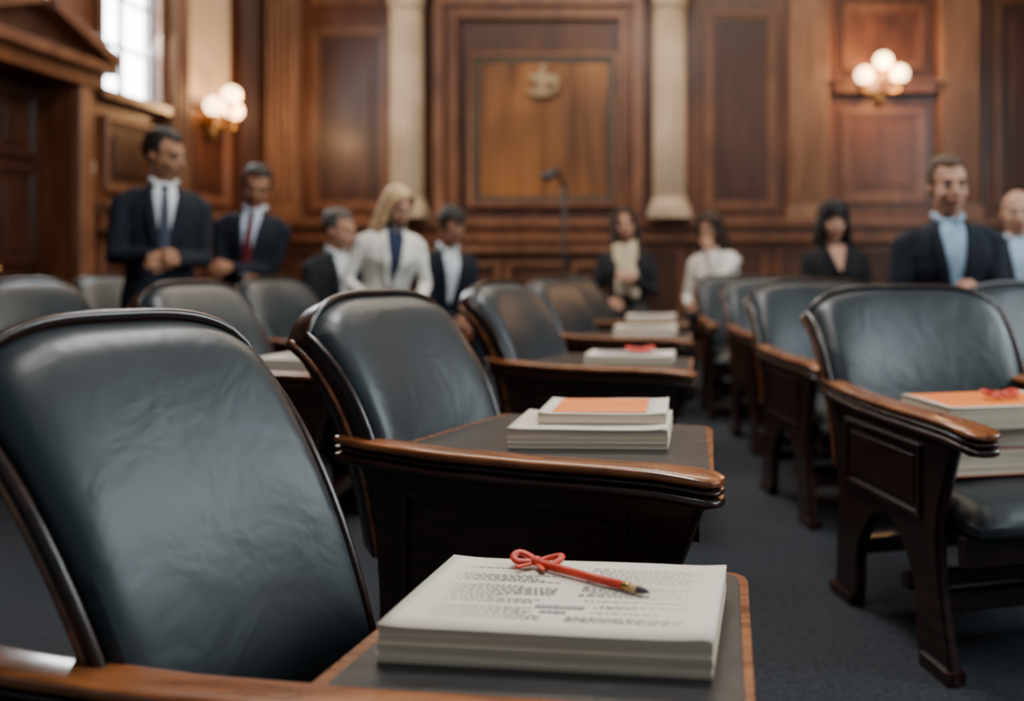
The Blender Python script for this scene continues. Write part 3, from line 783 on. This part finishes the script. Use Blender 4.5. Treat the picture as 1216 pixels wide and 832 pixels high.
person('woman_in_blouse',.39,7.5,-22,1.04,'sit',.55,hy=-10,hp=14,ht=5,lean=6,side=-5,hands=((.04,-.17,.50),(-.15,-.28,.12)),fem=True,jac=(.70,.67,.62),shirt=(.65,.65,.62),skin=(.42,.22,.15),hair=(.03,.018,.012),style='long',curls=(60,30),vdepth=.34,bare=True)
person('woman_in_jacket',1.13,6.32,6,1.04,'sit',.56,hy=-4,hp=4,ht=3,lean=4,side=-3,hands=((.12,-.28,.10),(-.10,-.29,.12)),fem=True,jac=(.009,.009,.011),shirt=(.40,.27,.2),skin=(.50,.28,.2),hair=(.008,.006,.006),style='bob',vdepth=.34,bare=True)
person('man_in_suit',1.40,4.63,0,1.12,'sit',.585,hy=2,hp=-2,ht=2,lean=8,side=-3,hands=((.04,-.30,.24),(-.14,-.31,.14)),skin=(.46,.25,.17),hair=(.085,.05,.03),jac=NAVY,shirt=(.30,.44,.56),wm=1.14)
person('bald_man',2.02,5.35,-10,1.03,'sit',.56,hy=-5,hp=2,hands=((.12,-.28,.08),(-.12,-.28,.08)),skin=(.5,.29,.2),hair=(.2,.16,.13),style='bald',jac=(.018,.02,.026),shirt=(.35,.48,.6))
def bench(x0,x1,y0,y1,z):
    mb=MB()
    mb.box(x0,x1,y0,y1,z-.04,z,M_ARM); mb.box(x0+.04,x1-.04,y0+.04,y0+.07,z-.12,z-.04,M_DARK); mb.box(x0+.04,x1-.04,y1-.07,y1-.04,z-.12,z-.04,M_DARK)
    for x in (x0+.06,x1-.12):
        for y in (y0+.05,y1-.11): mb.box(x,x+.06,y,y+.06,0,z-.04,M_DARK)
    mb.obj('wooden_bench',.005,2)
bench(-2.62,-2.0,5.9,6.28,.515); bench(-1.95,-1.3,6.2,6.58,.545)
bench(-.75,.8,7.35,7.75,.55); bench(.92,1.38,6.14,6.5,.555); bench(1.17,1.64,4.48,4.86,.58); bench(1.75,2.3,5.18,5.56,.555)

# ---------------------------------------------------------------- lights / world / camera
def area(name,loc,tgt,sx,sy,e,c):
    l=bpy.data.lights.new(name,'AREA'); l.shape='RECTANGLE'; l.size=sx; l.size_y=sy; l.energy=e; l.color=c
    o=bpy.data.objects.new(name,l); COL.objects.link(o); o.location=loc
    o.rotation_euler=(Vector(tgt)-Vector(loc)).to_track_quat('-Z','Y').to_euler(); return o
area('overhead_fill',(-.5,7.4,5.1),(-.5,7.6,0),5,1.6,215,(1,.84,.66))  # overhead area lights are added to brighten the room; no fittings modelled
area('overhead_fill',(-.4,3.4,5.1),(-.2,3.6,0),1.8,.8,180,(1,.96,.91))  # added fill above the middle chairs
area('overhead_fill',(-.2,.9,5.1),(-.1,1.2,0),1.6,.8,78,(1,.95,.88))  # added fill above the nearest chair
area('window_daylight',(4.9,1.4,3.2),(-1,2.6,.8),1.0,2.3,145,(.82,.94,1))
area('window_daylight',(4.9,4.0,3.2),(-1.5,4.6,.9),1.0,2.3,125,(.82,.94,1))
area('window_daylight',(-4.3,7.5,3.5),(0,6.5,1.0),.7,1.9,90,(.86,.95,1))
w=bpy.data.worlds.new('world'); sc.world=w; w.use_nodes=True
w.node_tree.nodes['Background'].inputs['Color'].default_value=(.66,.86,1,1)
w.node_tree.nodes['Background'].inputs['Strength'].default_value=.23
cam=bpy.data.cameras.new('camera'); co=bpy.data.objects.new('camera',cam); COL.objects.link(co)
co.location=(0,0,1.05); co.rotation_euler=(R(90),0,0)
cam.sensor_width=36; cam.lens=1080/1216*36; cam.shift_x=-192/1216; cam.shift_y=-101/1216
cam.clip_start=.05; cam.dof.use_dof=True; cam.dof.focus_distance=1.6; cam.dof.aperture_fstop=1.5
sc.camera=co
